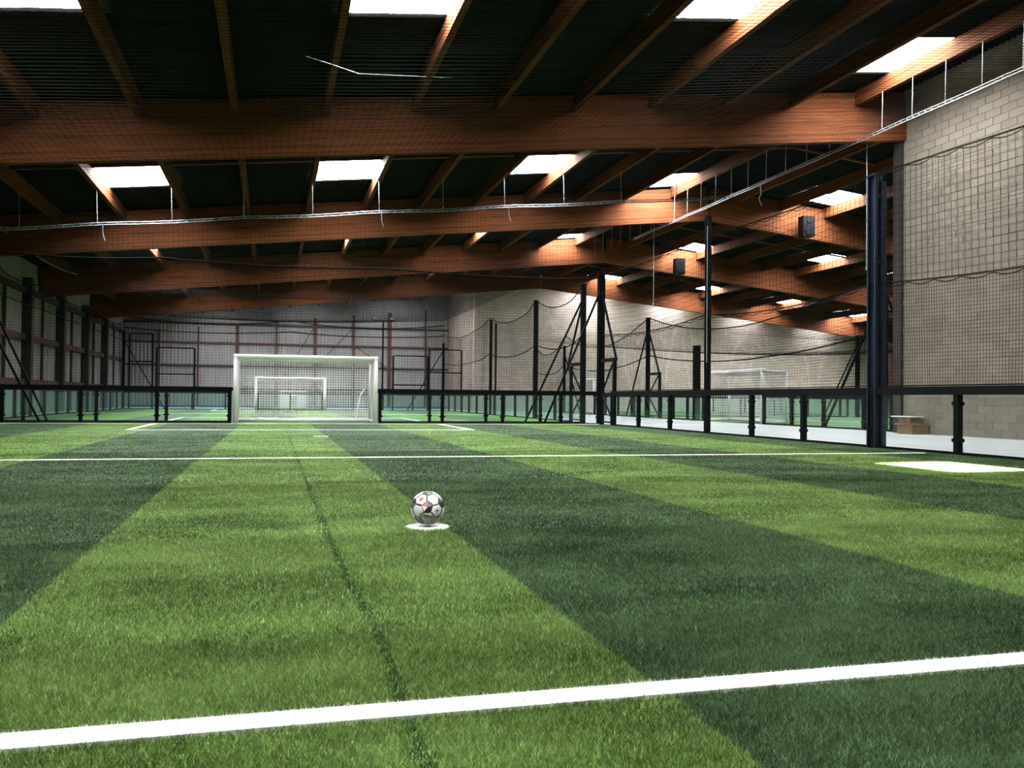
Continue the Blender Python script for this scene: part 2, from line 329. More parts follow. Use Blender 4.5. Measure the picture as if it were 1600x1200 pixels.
def sheet(x0, x1, y0, y1, dz=0):
    pitch, amp = .177, .026; n = max(4, round((y1-y0)/pitch*6)); vs = []; fs = []
    for i in range(n+1):
        y = y0+(y1-y0)*i/n; z = amp*math.sin(2*pi*y/pitch)+dz
        vs += [(x0, y, zb(x0)+ROOF+z), (x1, y, zb(x1)+ROOF+z)]
    for i in range(n): fs.append((2*i, 2*i+1, 2*i+3, 2*i+2))
    return MB().add(vs, fs)
wn_ = 0
ends = [Y_BACK-.3]+BEAM_Y[:-1]+[Y_FAR+.3]
for c in range(len(colsX)-1):
    x0, x1 = colsX[c], colsX[c+1]; mid = (x0+x1)/2
    mine = sorted((s[2], s[3]) for s in sky if s[0]-.3 < mid < s[1]+.3)
    for a, b in zip(ends[:-1], ends[1:]):
        y = a
        for s0, s1 in mine:
            if s1 <= a or s0 >= b: continue
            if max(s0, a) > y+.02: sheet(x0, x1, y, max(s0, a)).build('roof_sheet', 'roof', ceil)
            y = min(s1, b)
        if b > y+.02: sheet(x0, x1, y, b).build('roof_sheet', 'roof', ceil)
    for s0, s1 in mine:
        if abs(mid-8.36) < .5 and s0 < 3:                 # leave a gap in the pane for the open hatch
            wn_ += 1; o = sheet(x0, x1, s0, 1.3).build('window_%d' % wn_, 'skylight'); tag(o, kind='structure')
            wn_ += 1; o = sheet(x0, x1, 2.75, s1).build('window_%d' % wn_, 'skylight'); tag(o, kind='structure')
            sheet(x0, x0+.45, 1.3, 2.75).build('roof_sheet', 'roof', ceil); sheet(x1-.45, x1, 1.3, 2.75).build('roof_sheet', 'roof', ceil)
            continue
        wn_ += 1; o = sheet(x0, x1, s0, s1).build('window_%d' % wn_, 'skylight'); tag(o, kind='structure')
pmesh = {}
for x in PL+PR:
    for a, b in zip([Y_BACK]+BEAM_Y[:-1], BEAM_Y):
        if x > X_RIDGE and a > YB: continue
        Ln = round(b-a-.22, 2)
        if Ln not in pmesh: pmesh[Ln] = MB().box(-.07, .07, -Ln/2, Ln/2, 0, .43).mesh('purlin', 'purlin')
        link('purlin', pmesh[Ln], ceil, (x, (a+b)/2, zb(x)+.99))
for y in (13.75, 27.05, 40.3, 53.5, 0.5):
    for x0, x1 in ((X_LEFT, X_RIDGE), (X_RIDGE, X_RIGHT)):
        MB().bar((x0, y, zb(x0)+1.36), (x1, y, zb(x1)+1.36), .12, .07).build('batten', 'batten', ceil)

ORD = ['behind the camera', 'straight above the near white line', 'nearest in view', 'second in view from the camera', 'third in view from the camera', 'fourth in view from the camera', 'against the far cladding wall']
for i, y in enumerate(BEAM_Y):
    for side in (0, 1):
        if y > YB: continue
        xa, xb = (X_LEFT+.1, X_RIDGE) if not side else (X_RIDGE, X_RIGHT-.1)
        if side and y < 21: xa = 17.6
        Ln = (xb-xa)/math.cos(math.atan(SL)); hgt = 1.36*math.cos(math.atan(SL))
        mb = MB().box(0, Ln, -.11, .11, 0, hgt)
        o = link('roof_beam', mb.mesh('roof_beam', 'beam'), None, (xa, y, zb(xa)), (0, -math.atan(SL)*(1 if not side else -1), 0))
        tag(o, ('glulam timber beam rising rightwards over the pitches, %s' if not side else 'glulam timber beam falling rightwards from the ridge, %s') % ORD[i], 'beam', 'glulam roof beams')

# ------------------------------------------------------------------ near pitch
P0, P1 = -6.0, 30.1
pitch = thing('turf_pitch', 'striped green artificial turf pitch with white lines in the foreground', 'turf', (1, 12, 0))
EDGE = [-9.15+2.05*k for k in range(11)]                  # ... -0.95, 1.10, 3.15 ...
ZT = -.016
strips = []
for k in range(10):
    o = MB().box(EDGE[k], min(EDGE[k+1], 11.0), P0, P1, -.04, ZT).build('turf_strip', 'turf_l' if k % 2 == 0 else 'turf_d', pitch); strips.append(o)
LINES = [(-8.6, 10.55, 2.33, 2.44), (-8.6, 10.45, 12.42, 12.52), (-3.42, 5.15, 22.9, 23.0), (-3.42, -3.32, 23.0, 28.1), (5.05, 5.15, 23.0, 28.1), (-8.6, 10.6, 28.1, 28.2), (.83, 1.13, 19.15, 19.25)]
lobj = []
for a in LINES:
    o = MB().box(a[0], a[1], a[2], a[3], ZT-.005, ZT+.012 if a[2] < 12.6 else -.001).build('line_marking', 'line', pitch); lobj.append(o)
SEAMS = [([2.2, 2.6, 3.3, 4.1, 5.1, 6.9, 10.7, 17], [.35, .36, .375, .34, .33, .33, .32, .32]), ([2, 2.6, 3.7, 5.3, 8.1, 14], [2.17, 2.15, 2.07, 2.06, 2.17, 2.17])]
BALL = Vector((.98, 5.74, 0))
spot = MB().tube([(BALL.x, BALL.y, ZT-.004), (BALL.x, BALL.y, ZT+.009)], .14, 28).build('penalty_spot', 'line', pitch)

def blades(xy, h, wid, lean):
    n = len(xy); az = rng.uniform(0, 2*pi, n); hh = h*rng.uniform(.7, 1.2, n); ww = wid*rng.uniform(.7, 1.3, n)
    la = rng.uniform(0, 2*pi, n); lm = lean*hh*rng.uniform(.3, 1.3, n)
    dx, dy = np.cos(az)*ww/2, np.sin(az)*ww/2; z = np.full(n, ZT-.001)
    v = np.empty((n, 3, 3))
    v[:, 0] = np.stack([xy[:, 0]-dx, xy[:, 1]-dy, z], 1); v[:, 1] = np.stack([xy[:, 0]+dx, xy[:, 1]+dy, z], 1)
    v[:, 2] = np.stack([xy[:, 0]+np.cos(la)*lm, xy[:, 1]+np.sin(la)*lm, z+hh], 1)
    return v.reshape(-1, 3)
def blade_obj(name, m, verts, parent):
    n = len(verts)//3; me = bpy.data.meshes.new(name); me.vertices.add(3*n); me.vertices.foreach_set('co', verts.astype(np.float32).ravel())
    me.loops.add(3*n); me.loops.foreach_set('vertex_index', np.arange(3*n, dtype=np.int32)); me.polygons.add(n)
    me.polygons.foreach_set('loop_start', np.arange(0, 3*n, 3, dtype=np.int32)); me.polygons.foreach_set('loop_total', np.full(n, 3, np.int32))
    at = me.attributes.new('vary', 'FLOAT', 'FACE'); at.data.foreach_set('value', rng.uniform(0, 1, n).astype(np.float32)**3)
    me.materials.append(M[m]); me.update(); me.validate(); return tag(link(name, me, parent), kind='stuff')
allxy = []; par = []
for ya, yb_, dens, h, wd in ((1.5, 3.2, 42000, .019, .0034), (3.2, 5.5, 21000, .018, .0044), (5.5, 9, 9500, .016, .006), (9, 14, 4200, .013, .0085), (14, 20, 1800, .010, .011), (20, 28, 700, .008, .014)):
    xa, xb = -.30*yb_-1.0, 1.02*yb_+1.0; xa = max(xa, LX+.05); xb = min(xb, 10.7); n = int((xb-xa)*(yb_-ya)*dens)
    p = np.stack([rng.uniform(xa, xb, n), rng.uniform(ya, yb_, n)], 1)
    keep = (p[:, 0] > -.30*p[:, 1]-1.0) & (p[:, 0] < 1.02*p[:, 1]+1.0)
    p = p[keep]; allxy.append(p); par.append((h, wd))
def jitter(p): return p+rng.normal(0, .0035, p.shape)
vl = [[] for _ in strips]; vw = [[] for _ in LINES]; vs_ = []; vseam = [[], []]
for p, (h, wd) in zip(allxy, par):
    q = jitter(p); lab = np.full(len(p), -1)
    for j, (a, b, c, d) in enumerate(LINES): lab[(q[:, 0] > a) & (q[:, 0] < b) & (q[:, 1] > c) & (q[:, 1] < d)] = 100+j
    lab[np.hypot(q[:, 0]-BALL.x, q[:, 1]-BALL.y) < .14] = 200
    under = np.hypot(p[:, 0]-BALL.x, p[:, 1]-BALL.y) < .05
    k = np.floor((q[:, 0]-EDGE[0])/2.05).astype(int)
    for i, (sy, sx) in enumerate(SEAMS):                  # the joint between two rolls: crushed dark pile
        d = np.abs(q[:, 0]-np.interp(q[:, 1], sy, sx)); s_ = (lab < 0) & (rng.uniform(0, 1, len(q)) < (.85, .45)[i]*np.exp(-(d/(.026, .018)[i])**2)) & (q[:, 1] > sy[0]-1.3) & (q[:, 1] < sy[-1]+(6 if i == 0 else 0))
        if s_.any(): vseam[i].append(blades(p[s_], h*.8, wd, .9)); lab[s_] = 300
    for i in range(len(strips)):
        s_ = (lab < 0) & (k == i) & ~under
        if s_.any(): vl[i].append(blades(p[s_], h, wd, .75))
    for j in range(len(LINES)):
        s_ = lab == 100+j
        if s_.any(): vw[j].append(blades(p[s_], h, wd*1.4, .7))
    s_ = (lab == 200) & ~under
    if s_.any(): vs_.append(blades(p[s_], h*.9, wd*1.4, .7))
for i, v in enumerate(vl):
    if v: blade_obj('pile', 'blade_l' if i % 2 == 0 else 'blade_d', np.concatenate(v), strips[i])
for i, v in enumerate(vseam): blade_obj('seam', 'seam', np.concatenate(v), strips[4+i])
for j, v in enumerate(vw):
    if v: blade_obj('pile', 'blade_w', np.concatenate(v), lobj[j])
if vs_: blade_obj('pile', 'blade_w', np.concatenate(vs_), spot)

# next pitches
def far_pitch(name, label, x0, x1, y0, y1, alongx, lines):
    t = thing(name, label, 'turf', ((x0+x1)/2, (y0+y1)/2, 0))
    a, b = (y0, y1) if alongx else (x0, x1); n = round((b-a)/2.05); wdt = (b-a)/n
    for k in range(n):
        c, d = a+k*wdt, a+(k+1)*wdt; bx = (x0, x1, c, d) if alongx else (c, d, y0, y1)
        MB().box(*bx, -.04, ZT).build('turf_strip', 'turf_l' if k % 2 else 'turf_d', t)
    for l in lines: MB().box(*l, ZT-.005, -.002).build('line_marking', 'line', t)
far_pitch('turf_pitch', 'artificial turf pitch behind the far goal, below the cladding wall', LX-.2, 11.0, 30.12, 59, False,
          [(LX+.2, 10.55, 30.5, 30.6), (-3.4, 5.1, 36, 36.1), (-3.4, -3.3, 30.6, 36), (5, 5.1, 30.6, 36), (LX+.2, 10.5, 44, 44.12), (-3.4, 5.1, 52, 52.1), (-3.4, -3.3, 52.1, 57), (5, 5.1, 52.1, 57)])
far_pitch('turf_pitch', 'artificial turf of the right-hand pitches beyond the pale corridor', 17.5, 44.5, 21.9, 59.5, True,
          [(23, 23.1, 26, 36), (17.7, 23, 26, 26.1), (17.7, 23, 36, 36.1), (30, 30.12, 22.5, 59), (23, 23.1, 44, 54), (18, 44, 40, 40.1)])

# ------------------------------------------------------------------ ball
R = .11
def make_ball():
    t = thing('football', 'white football with charcoal and red panels resting on the white spot', 'ball', (BALL.x, BALL.y, 0))
    cen = BALL+Vector((0, 0, R+.001)); ph = (1+5**.5)/2
    iv = [Vector(v).normalized() for v in [(-1,ph,0),(1,ph,0),(-1,-ph,0),(1,-ph,0),(0,-1,ph),(0,1,ph),(0,-1,-ph),(0,1,-ph),(ph,0,-1),(ph,0,1),(-ph,0,-1),(-ph,0,1)]]
    el = min((a-b).length for a in iv for b in iv if a is not b)
    nb = [[j for j in range(12) if j != i and (iv[i]-iv[j]).length < el*1.05] for i in range(12)]
    tri = [(i, j, k) for i in range(12) for j in nb[i] if j > i for k in nb[i] if k > j and k in nb[j]]
    # frame: vertex 0 looks at the camera
    view = (Vector((0, 0, CAM_H))-cen).normalized(); vx = Vector((0, 0, 1)).cross(view).normalized(); vy = view.cross(vx)
    view = (view+vx*-.03+vy*.04).normalized(); vx = Vector((0, 0, 1)).cross(view).normalized(); vy = view.cross(vx)
    z = iv[0]; n0 = iv[nb[0][0]]; xx = (n0-z*n0.dot(z)).normalized(); yy = z.cross(xx)
    th = math.radians(271+36)
    def W(v):
        a, b, c = v.dot(xx), v.dot(yy), v.dot(z); a, b = a*math.cos(th)-b*math.sin(th), a*math.sin(th)+b*math.cos(th)
        return vx*a+vy*b+view*c
    T = lambda i, j: (iv[i]*2+iv[j]).normalized()
    def panel(poly, kind, idx):
        c = sum(poly, Vector()).normalized(); a0 = (poly[0]-c).normalized(); b0 = c.cross(a0)
        poly = sorted(poly, key=lambda p: math.atan2((p-c).dot(b0), (p-c).dot(a0))); n = len(poly); E = 4
        rings = [(0, 1), (.35, 1), (.7, 1), (.84, 1), (.94, .998), (1, .985)]; mb = MB(); vs = [W(c)*R]; 
        for tt, rr in rings[1:]:
            for i in range(n):
                for e in range(E): p = poly[i].lerp(poly[(i+1) % n], e/E); vs.append(W(c.lerp(p, tt).normalized())*R*rr)
        m = n*E; fs = []; mi = []
        for k in range(m):
            sec = k//E
            inner = ({'hex': 0, 'pent': ([3, 4, 1, 1, 2] if idx == 1 else [1, 1, 2, 1, 1])[(sec+idx) % 5]})[kind]
            fs.append((0, 1+k, 1+(k+1) % m)); mi.append(inner)
            for q in range(4):
                a = 1+q*m; fs.append((a+k, a+m+k, a+m+(k+1) % m, a+(k+1) % m))
                mi.append(inner if kind == 'pent' and q < 3 else (1 if (q >= 3 or (q == 2 and (sec+idx) % 2)) else inner))
        mb.add([v+cen for v in vs], fs); mb.mi = mi
        return mb.build('panel', ['ballw', 'balld', 'ballg', 'ballp', 'ballw'], t, True)
    for i in range(12): panel([T(i, j) for j in nb[i]], 'pent', 1 if i == 0 else i)
    hexes = []
    for q, (i, j, k) in enumerate(tri):
        o = panel([T(i, j), T(j, i), T(j, k), T(k, j), T(k, i), T(i, k)], 'hex', q)
        hexes.append((W((iv[i]+iv[j]+iv[k]).normalized()), o, 0 in (i, j, k)))
    def place(c, rotdeg, pts, fs, name, m, par, lift=1.006):
        c = c.normalized(); rr = (vx-c*vx.dot(c)).normalized(); uu = c.cross(rr); a = math.radians(rotdeg)
        r2 = rr*math.cos(a)+uu*math.sin(a); u2 = -rr*math.sin(a)+uu*math.cos(a)
        MB().add([cen+(c+(r2*p[0]+u2*p[1])/R).normalized()*R*lift for p in pts], fs).build(name, m, par)
    def pick(ang): 
        d = vx*math.cos(math.radians(ang))+vy*math.sin(math.radians(ang)); return max((h for h in hexes if h[2]), key=lambda h: h[0].dot(d))
    hb = pick(271); cu = bpy.data.curves.new('print', 'FONT'); cu.body = 'DERBYSTAR'; cu.size = .0315; cu.align_x = 'CENTER'; cu.align_y = 'CENTER'; cu.offset = .0011; cu.resolution_u = 3
    tmp = bpy.data.objects.new('print', cu); C.objects.link(tmp); dg = bpy.context.evaluated_depsgraph_get(); me = bpy.data.meshes.new_from_object(tmp.evaluated_get(dg))
    bm = bmesh.new(); bm.from_mesh(me); bmesh.ops.triangulate(bm, faces=bm.faces); pts = [(v.co.x*.92, v.co.y-.9*v.co.x**2+.001) for v in bm.verts]; fs = [tuple(v.index for v in f.verts) for f in bm.faces]; bm.free()
    bpy.data.objects.remove(tmp); bpy.data.curves.remove(cu); bpy.data.meshes.remove(me)
    gx, gy = 12, 4; bp = [((i/gx-.5)*.122, (j/gy-.5)*.034*(1-.35*(2*i/gx-1)**4)-.9*((i/gx-.5)*.122)**2+.001) for i in range(gx+1) for j in range(gy+1)]
    place(hb[0]+vx*.12+vy*.06, -17, bp, [(i*(gy+1)+j, (i+1)*(gy+1)+j, (i+1)*(gy+1)+j+1, i*(gy+1)+j+1) for i in range(gx) for j in range(gy)], 'print_band', 'ballw', hb[1], 1.004)
    place(hb[0]+vx*.12+vy*.06, -17, pts, fs, 'lettering', 'balld', hb[1], 1.010)
    hl = pick(127); s_ = .0135
    place(hl[0], -8, [(-s_, -s_), (s_*.3, -s_), (s_, -s_*.2), (s_, s_), (-s_, s_), (0, 0)], [(0, 1, 5), (1, 2, 5), (2, 3, 5), (3, 4, 5), (4, 0, 5)], 'logo_field', 'ballr', hl[1])
    place(hl[0], -8, [(-.004, -.006), (-.001, -.006), (.001, 0), (.003, .005), (.0, .006), (-.004, .002)], [(0, 1, 2), (0, 2, 5), (5, 2, 3), (5, 3, 4)], 'logo_figure', 'ballw', hl[1], 1.012)
    hr = pick(343); pts = []
    for k in range(8): a = pi/4*k; q = .021 if k % 2 == 0 else .005; pts.append((q*math.cos(a), q*math.sin(a)))
    place(hr[0], 10, pts+[(0, 0)], [(k, (k+1) % 8, 8) for k in range(8)], 'star', 'balld', hr[1])
make_ball()

# ------------------------------------------------------------------ nets
def net_mesh(P, U, V, nu, nv, su, sv, r, name='mesh', m='net'):
    """cords of a knotted net: nu+1 cords along v and nv+1 along u, three-sided, on the surface P(u, v)"""
    U, V = np.array(U, float), np.array(V, float); U /= np.linalg.norm(U); V /= np.linalg.norm(V); nrm = np.cross(U, V); vs = []; fs = []; o = 0
    for cnt, seg, side, along_v in ((nu, sv, U, True), (nv, su, V, False)):
        t = np.linspace(0, 1, seg+1)
        off = np.stack([nrm*r, -.5*nrm*r+.866*side*r, -.5*nrm*r-.866*side*r])
        for i in range(cnt+1):
            c = np.full(seg+1, i/cnt); pts = P(c, t) if along_v else P(t, c)
            vs.append((pts[:, None, :]+off[None]).reshape(-1, 3))
            k = np.arange(seg)[:, None]*3+o
            for a in range(3): b = (a+1) % 3; fs.append(np.concatenate([k+a, k+b, k+3+b, k+3+a], 1))
            o += 3*(seg+1)
    v = np.concatenate(vs); f = np.concatenate(fs); me = bpy.data.meshes.new(name)
    me.vertices.add(len(v)); me.vertices.foreach_set('co', v.astype(np.float32).ravel()); me.loops.add(4*len(f)); me.loops.foreach_set('vertex_index', f.astype(np.int32).ravel())
    me.polygons.add(len(f)); me.polygons.foreach_set('loop_start', np.arange(0, 4*len(f), 4, dtype=np.int32)); me.polygons.foreach_set('loop_total', np.full(len(f), 4, np.int32))
    me.materials.append(M[m]); me.update(); return me
def net_part(parent, P, U, V, lu, lv, cell, r, su=24, sv=6, m='net', name='mesh'):
    return tag(link(name, net_mesh(P, U, V, max(2, round(lu/cell)), max(2, round(lv/cell)), su, sv, r, name, m), parent), kind='stuff')
def wall_net(name, label, a, b, zl, zh, cell, r, ropes=(), wob=.05, su=30, bands=None, rope_r=.012, scallop=True):
    """upright net between floor points a and b; zl, zh are functions of the run 0..1"""
    a, b = np.array(a, float), np.array(b, float); d = b-a; Ln = np.hypot(*d); nx = np.array([-d[1], d[0]])/Ln
    t = thing(name, label, 'net', ((a[0]+b[0])/2, (a[1]+b[1])/2, 0))
    def pt(u, z, amp=1): 
        s = amp*wob*(np.sin(u*Ln*.9+z*.7)+.6*np.sin(u*Ln*2.1+1.3))
        return np.stack([a[0]+d[0]*u+nx[0]*s, a[1]+d[1]*u+nx[1]*s, z], -1)
    for bd in (bands or [(zl, zh, cell, r)]):
        z0, z1, cl, rr = bd[:4]; ua, ub = bd[4] if len(bd) > 4 else (0, 1)
        hgt = float(np.mean(z1(np.linspace(0, 1, 20))-z0(np.linspace(0, 1, 20))))
        f = lambda u: ua+(ub-ua)*u
        net_part(t, lambda u, v: pt(f(u), z0(f(u))+(z1(f(u))-z0(f(u)))*v), (d[0], d[1], 0), (0, 0, 1), Ln*(ub-ua), hgt, cl, rr, su=max(su, int(Ln*2)))
    for zf in ropes:
        u = np.linspace(0, 1, int(Ln*3)); MB().tube([tuple(p) for p in pt(u, zf(u))], rope_r, 5).build('rope', 'rope', t)
        if scallop:
            u = np.linspace(0, 1, int(Ln*12)); z = zf(u)-.02-.055*np.abs(np.sin(u*Ln*pi/.62)); MB().tube([tuple(p) for p in pt(u, z)], .008, 4).build('lacing', 'rope', t)
    return t
cst = lambda z: (lambda u: np.full_like(u, z))
def sagf(z, posts, sag):
    posts = np.array(posts)
    def f(u):
        out = np.full_like(u, z)
        for p, q in zip(posts[:-1], posts[1:]):
            s = (u >= p) & (u <= q); w_ = (u-p)/(q-p); out = np.where(s, z-sag*4*w_*(1-w_), out)
        return out
    return f
LnR = FY-P0
pu = lambda y: (y-P0)/LnR
wall_net('safety_net', 'black net above the right-hand glass fence, large squares over small', (FX, P0), (FX, FY), None, None, 0, 0,
         ropes=[sagf(5.08, [pu(y) for y in (P0, .5, 7, 14.13, 20.7, FY)], .10), sagf(3.04, [pu(y) for y in (P0, .5, 7, 14.13, 20.7, FY)], .16), cst(1.12)],
         bands=[(cst(1.12), sagf(3.02, [pu(y) for y in (P0, .5, 7, 14.13, 20.7, FY)], .16), .062, .0032), (sagf(3.02, [pu(y) for y in (P0, .5, 7, 14.13, 20.7, FY)], .16), sagf(5.06, [pu(y) for y in (P0, .5, 7, 14.13, 20.7, FY)], .10), .14, .0038)], wob=.03)
LnF = FX-LX
trk = lambda u: Z0+SL*(LX+LnF*u)-.05
wall_net('safety_net', 'black net curtain hanging behind the near goal up to the hung rail', (LX, FY+.06), (FX, FY+.06), None, None, 0, 0,
         ropes=[sagf(4.98, [0, .28, .62, 1], .12)], bands=[(cst(1.12), sagf(4.96, [0, .28, .62, 1], .12), .085, .0031, (0, .382)), (cst(2.13), sagf(4.96, [0, .28, .62, 1], .12), .085, .0031, (.382, .618)), (cst(1.12), sagf(4.96, [0, .28, .62, 1], .12), .085, .0031, (.618, 1)), (sagf(4.96, [0, .28, .62, 1], .12), trk, .14, .0036)], wob=.05, rope_r=.028)
# ceiling net under the beams
XT = 15.5
cn = thing('ceiling_net', 'black square-mesh net stretched under the roof beams above the foreground pitch', 'net', (3, 11, 6.5))
def Pc(u, v):
    x = LX+(XT-LX)*u; y = P0+(FY-P0)*v
    return np.stack([x, y, Z0+SL*x-.08-.22*np.sin(pi*u)*np.abs(np.sin(pi*v*5))-.03*np.sin(9*u)*np.cos(14*v)], -1)
net_part(cn, Pc, (1, 0, SL), (0, 1, 0), XT-LX, FY-P0, .15, .0036, su=30, sv=50)
# nets of the pitches behind
pz = lambda y: (y-SY)/(57.5-SY)
wall_net('safety_net', 'black sagging net along the right side of the pitch behind', (FX, SY), (FX, 57.5), cst(1.12), sagf(5.0, [0, pz(36), pz(44.5), 1], .55), .10, .0028, ropes=[sagf(5.0, [0, pz(36), pz(44.5), 1], .55), sagf(3.1, [0, pz(36), pz(44.5), 1], .3)], scallop=False, rope_r=.02)
wall_net('safety_net', 'black net along the left side of the pitch behind, before the left wall', (LX, SY), (LX, 57.5), cst(1.12), sagf(5.2, [0, .33, .66, 1], .35), .10, .0028, ropes=[sagf(5.2, [0, .33, .66, 1], .35), cst(4.1)], scallop=False, rope_r=.02)
wall_net('safety_net', 'black net hung across the far end below the cladding wall rails', (LX, 57.5), (FX, 57.5), cst(1.12), sagf(5.6, [0, .5, 1], .35), .12, .0032, ropes=[sagf(5.6, [0, .5, 1], .35), sagf(4.9, [0, .5, 1], .2)], rope_r=.03)
pr_ = lambda y: (y-22.3)/(59-22.3)
RS = [0, pr_(39.35), pr_(52), 1]
wall_net('safety_net', 'black sagging net beyond the corridor along the right-hand pitches', (17.3, 22.3), (17.3, 59), cst(1.12), sagf(4.75, RS, 1.05), .09, .003, ropes=[sagf(4.75, RS, 1.05), sagf(2.95, RS, .55)], scallop=False, rope_r=.025)
cn2 = thing('ceiling_net', 'dark sagging roof net over the right-hand pitches', 'net', (30, 35, 4.5))
def Pc2(u, v):
    x = 17.3+26*u; y = 22.3+36*v; return np.stack([x, y, 4.85-.9*np.sin(pi*u)**.7*(.6+.4*np.abs(np.sin(2*pi*v)))-.3*np.sin(pi*v), ], -1)
net_part(cn2, Pc2, (1, 0, 0), (0, 1, 0), 26, 36, .2, .0022, su=24, sv=30)
cn3 = thing('ceiling_net', 'dark sagging roof net over the pitch behind the far goal', 'net', (1, 44, 5.5))
def Pc3(u, v):
    x = LX+LnF*u; y = SY+27*v; return np.stack([x, y, 5.75+.01*x-.55*np.sin(pi*u)*(.5+.5*np.abs(np.sin(2*pi*v)))], -1)
net_part(cn3, Pc3, (1, 0, 0), (0, 1, 0), LnF, 27, .2, .004, su=24, sv=24)
MB().tube([(LX, SY+2+i, 6.3-.25*math.sin(pi*i/12)) for i in range(13)], .03, 5).build('rope', 'galv', cn3)

# ------------------------------------------------------------------ glass fences
RT, RB = 1.10, .96
def fence(label, a, b, posts, glass='glass', clamps=True, pw=.1):
    a, b = Vector((*a, 0)), Vector((*b, 0)); d = (b-a).normalized(); nrm = Vector((-d.y, d.x, 0)); ang = math.atan2(d.y, d.x); Ln = (b-a).length
    t = thing('glass_fence', label, 'fence', a.lerp(b, .5))
    link('top_rail', MB().box(-.02, Ln+.02, -.06, .06, RB, RT).mesh('top_rail', 'black'), t, a, (0, 0, ang))
    link('bottom_rail', MB().box(0, Ln, -.02, .02, -.016, .03).mesh('bottom_rail', 'black'), t, a, (0, 0, ang))
    pm = MB().box(-pw/2, pw/2, -.05, .05, -.02, RB).mesh('post', 'black'); cm = None
    if clamps:
        cm = MB().disc((0, 0, 0), (0, 1, 0), .032, .11, 10).mesh('clamp', 'black')
    for s in posts: link('post', pm, t, a+d*s, (0, 0, ang))
    gm = {}
    ss = sorted(posts)
    for s0, s1 in zip(ss[:-1], ss[1:]):
        g0, g1 = s0+pw/2+.02, s1-pw/2-.02; wdt = round(g1-g0, 2)
        if wdt < .15: continue
        if wdt not in gm: gm[wdt] = MB().box(0, wdt, -.006, .006, .05, RB-.02).mesh('glass_panel', glass)
        g = link('glass_panel', gm[wdt], t, a+d*g0, (0, 0, ang))
        if cm:
            for q in (-.015, wdt+.015):
                for z in (.22, .82):
                    o = bpy.data.objects.new('clamp', cm); C.objects.link(o); o.parent = g; o.location = (q, 0, z)
    return t
RFY = [-6, -3.8, -1.6, .6, 2.8, 5.0, 7.4, 9.75, 12.05, 14.13, 16.4, 18.49, 20.69, 22.9, 25.12, 27.3]
fence('glass fence with black rail along the right side of the foreground pitch', (FX, P0), (FX, 27.3), [y-P0 for y in RFY])
fence('glass fence with black rail left of the near goal', (LX, FY), (-1.25, FY), [.05, 1.22, 3.29, 5.38, 7.45])
fence('glass fence with black rail right of the near goal', (3.22, FY), (FX, FY), [.05, 2.07, 4.09, 6.11, 7.45])
fence('second glass fence behind the one left of the near goal', (LX, SY), (-1.25, SY), [.05, 1.33, 3.39, 5.45, 7.45], 'glass2')
fence('second glass fence behind the one right of the near goal', (3.22, SY), (FX, SY), [.05, 1.96, 3.95, 5.94, 7.5], 'glass2')
fence('glass fence at the far end below the cladding wall', (LX, 57.5), (FX, 57.5), [.05+i*1.94 for i in range(11)], 'glass2', False)
fence('glass fence along the left side of the pitch behind', (LX, 57.5), (LX, SY), [.05+i*2.09 for i in range(14)], 'glass2', False)
fence('glass fence along the right side of the pitch behind', (FX, 31.4), (FX, 57.5), [.05+i*2.0 for i in range(14)], 'glass2', False)
fence('glass fence beyond the corridor between concrete wall and side goal', (17.3, 21.9), (17.3, 28.95), [.05, 1.32, 3.36, 5.21, 7.0], 'glass2')
fence('glass fence beyond the corridor left of the side goal', (17.3, 33.6), (17.3, 37.9), [.05, 1.5, 2.9, 4.25], 'glass2', False)
fence('glass fence beyond the corridor towards the block wall', (17.3, 39.5), (17.3, 46.7), [.05, 1.8, 3.6, 5.4, 7.1], 'glass2', False)
fence('glass fence in the middle of the right-hand pitches', (30.5, 22.5), (30.5, 58), [.05+i*2.2 for i in range(17)], 'glass2', False)
fence('glass fence between two right-hand pitches running away across them', (17.6, 41.8), (44, 41.8), [.05+i*2.0 for i in range(14)], 'glass2', False)
fence('glass fence along the left side of the foreground pitch', (LX, FY), (LX, P0), [.05+i*2.14 for i in range(17)])

# ------------------------------------------------------------------ tall posts with braces and gates
def hpost(mb, x, y, z1, w_=.18, d_=.14):
    mb.box(x-w_/2, x+w_/2, y-d_/2, y-d_/2+.03, -.03, z1); mb.box(x-w_/2, x+w_/2, y+d_/2-.03, y+d_/2, -.03, z1); mb.box(x-.02, x+.02, y-d_/2+.03, y+d_/2-.03, -.03, z1); return mb
def net_post(label, x, y, z1, braces=(), m='black', w_=.18, d_=.14, extra=None):
    t = thing('net_post', label, 'post', (x, y, 0), 'tall net posts')
    hpost(MB(), x, y, z1, w_, d_).build('post', m, t)
    MB().box(x-w_/2-.02, x+w_/2+.02, y-d_/2-.02, y+d_/2+.02, z1, z1+.02).build('cap', m, t)
    for p in braces: MB().bar((x, y, z1-.45), p, .06, .06).build('brace', m, t)
    if extra: extra(t)
    return t
def tall_extra(t):
    MB().box(FX+.02, FX+.1, 13.93, 13.99, -.03, 4.9).build('side_tube', 'navy', t)
    for z in (1.5, 3.4, 4.6): MB().box(FX-.03, FX+.08, 13.97, 14.08, z, z+.05).build('bracket', 'navy', t)
net_post('navy steel H post rising from the right fence in front of the concrete wall', FX, 14.13, 5.03, m='navy', w_=.16, d_=.24, extra=tall_extra)
net_post('slim tall black post standing in the right fence before the side goal', FX, 20.69, 5.55, w_=.12, d_=.14, extra=lambda t: MB().box(FX-.075, FX-.06, 20.60, 20.615, 1.8, 5.3).build('light_strip', 'galv', t))
net_post('braced black corner post at the right end of the far fence', FX, FY, 5.05, [(8.75, FY, .0), (FX, 26.95, 2.1)], w_=.22, d_=.18)
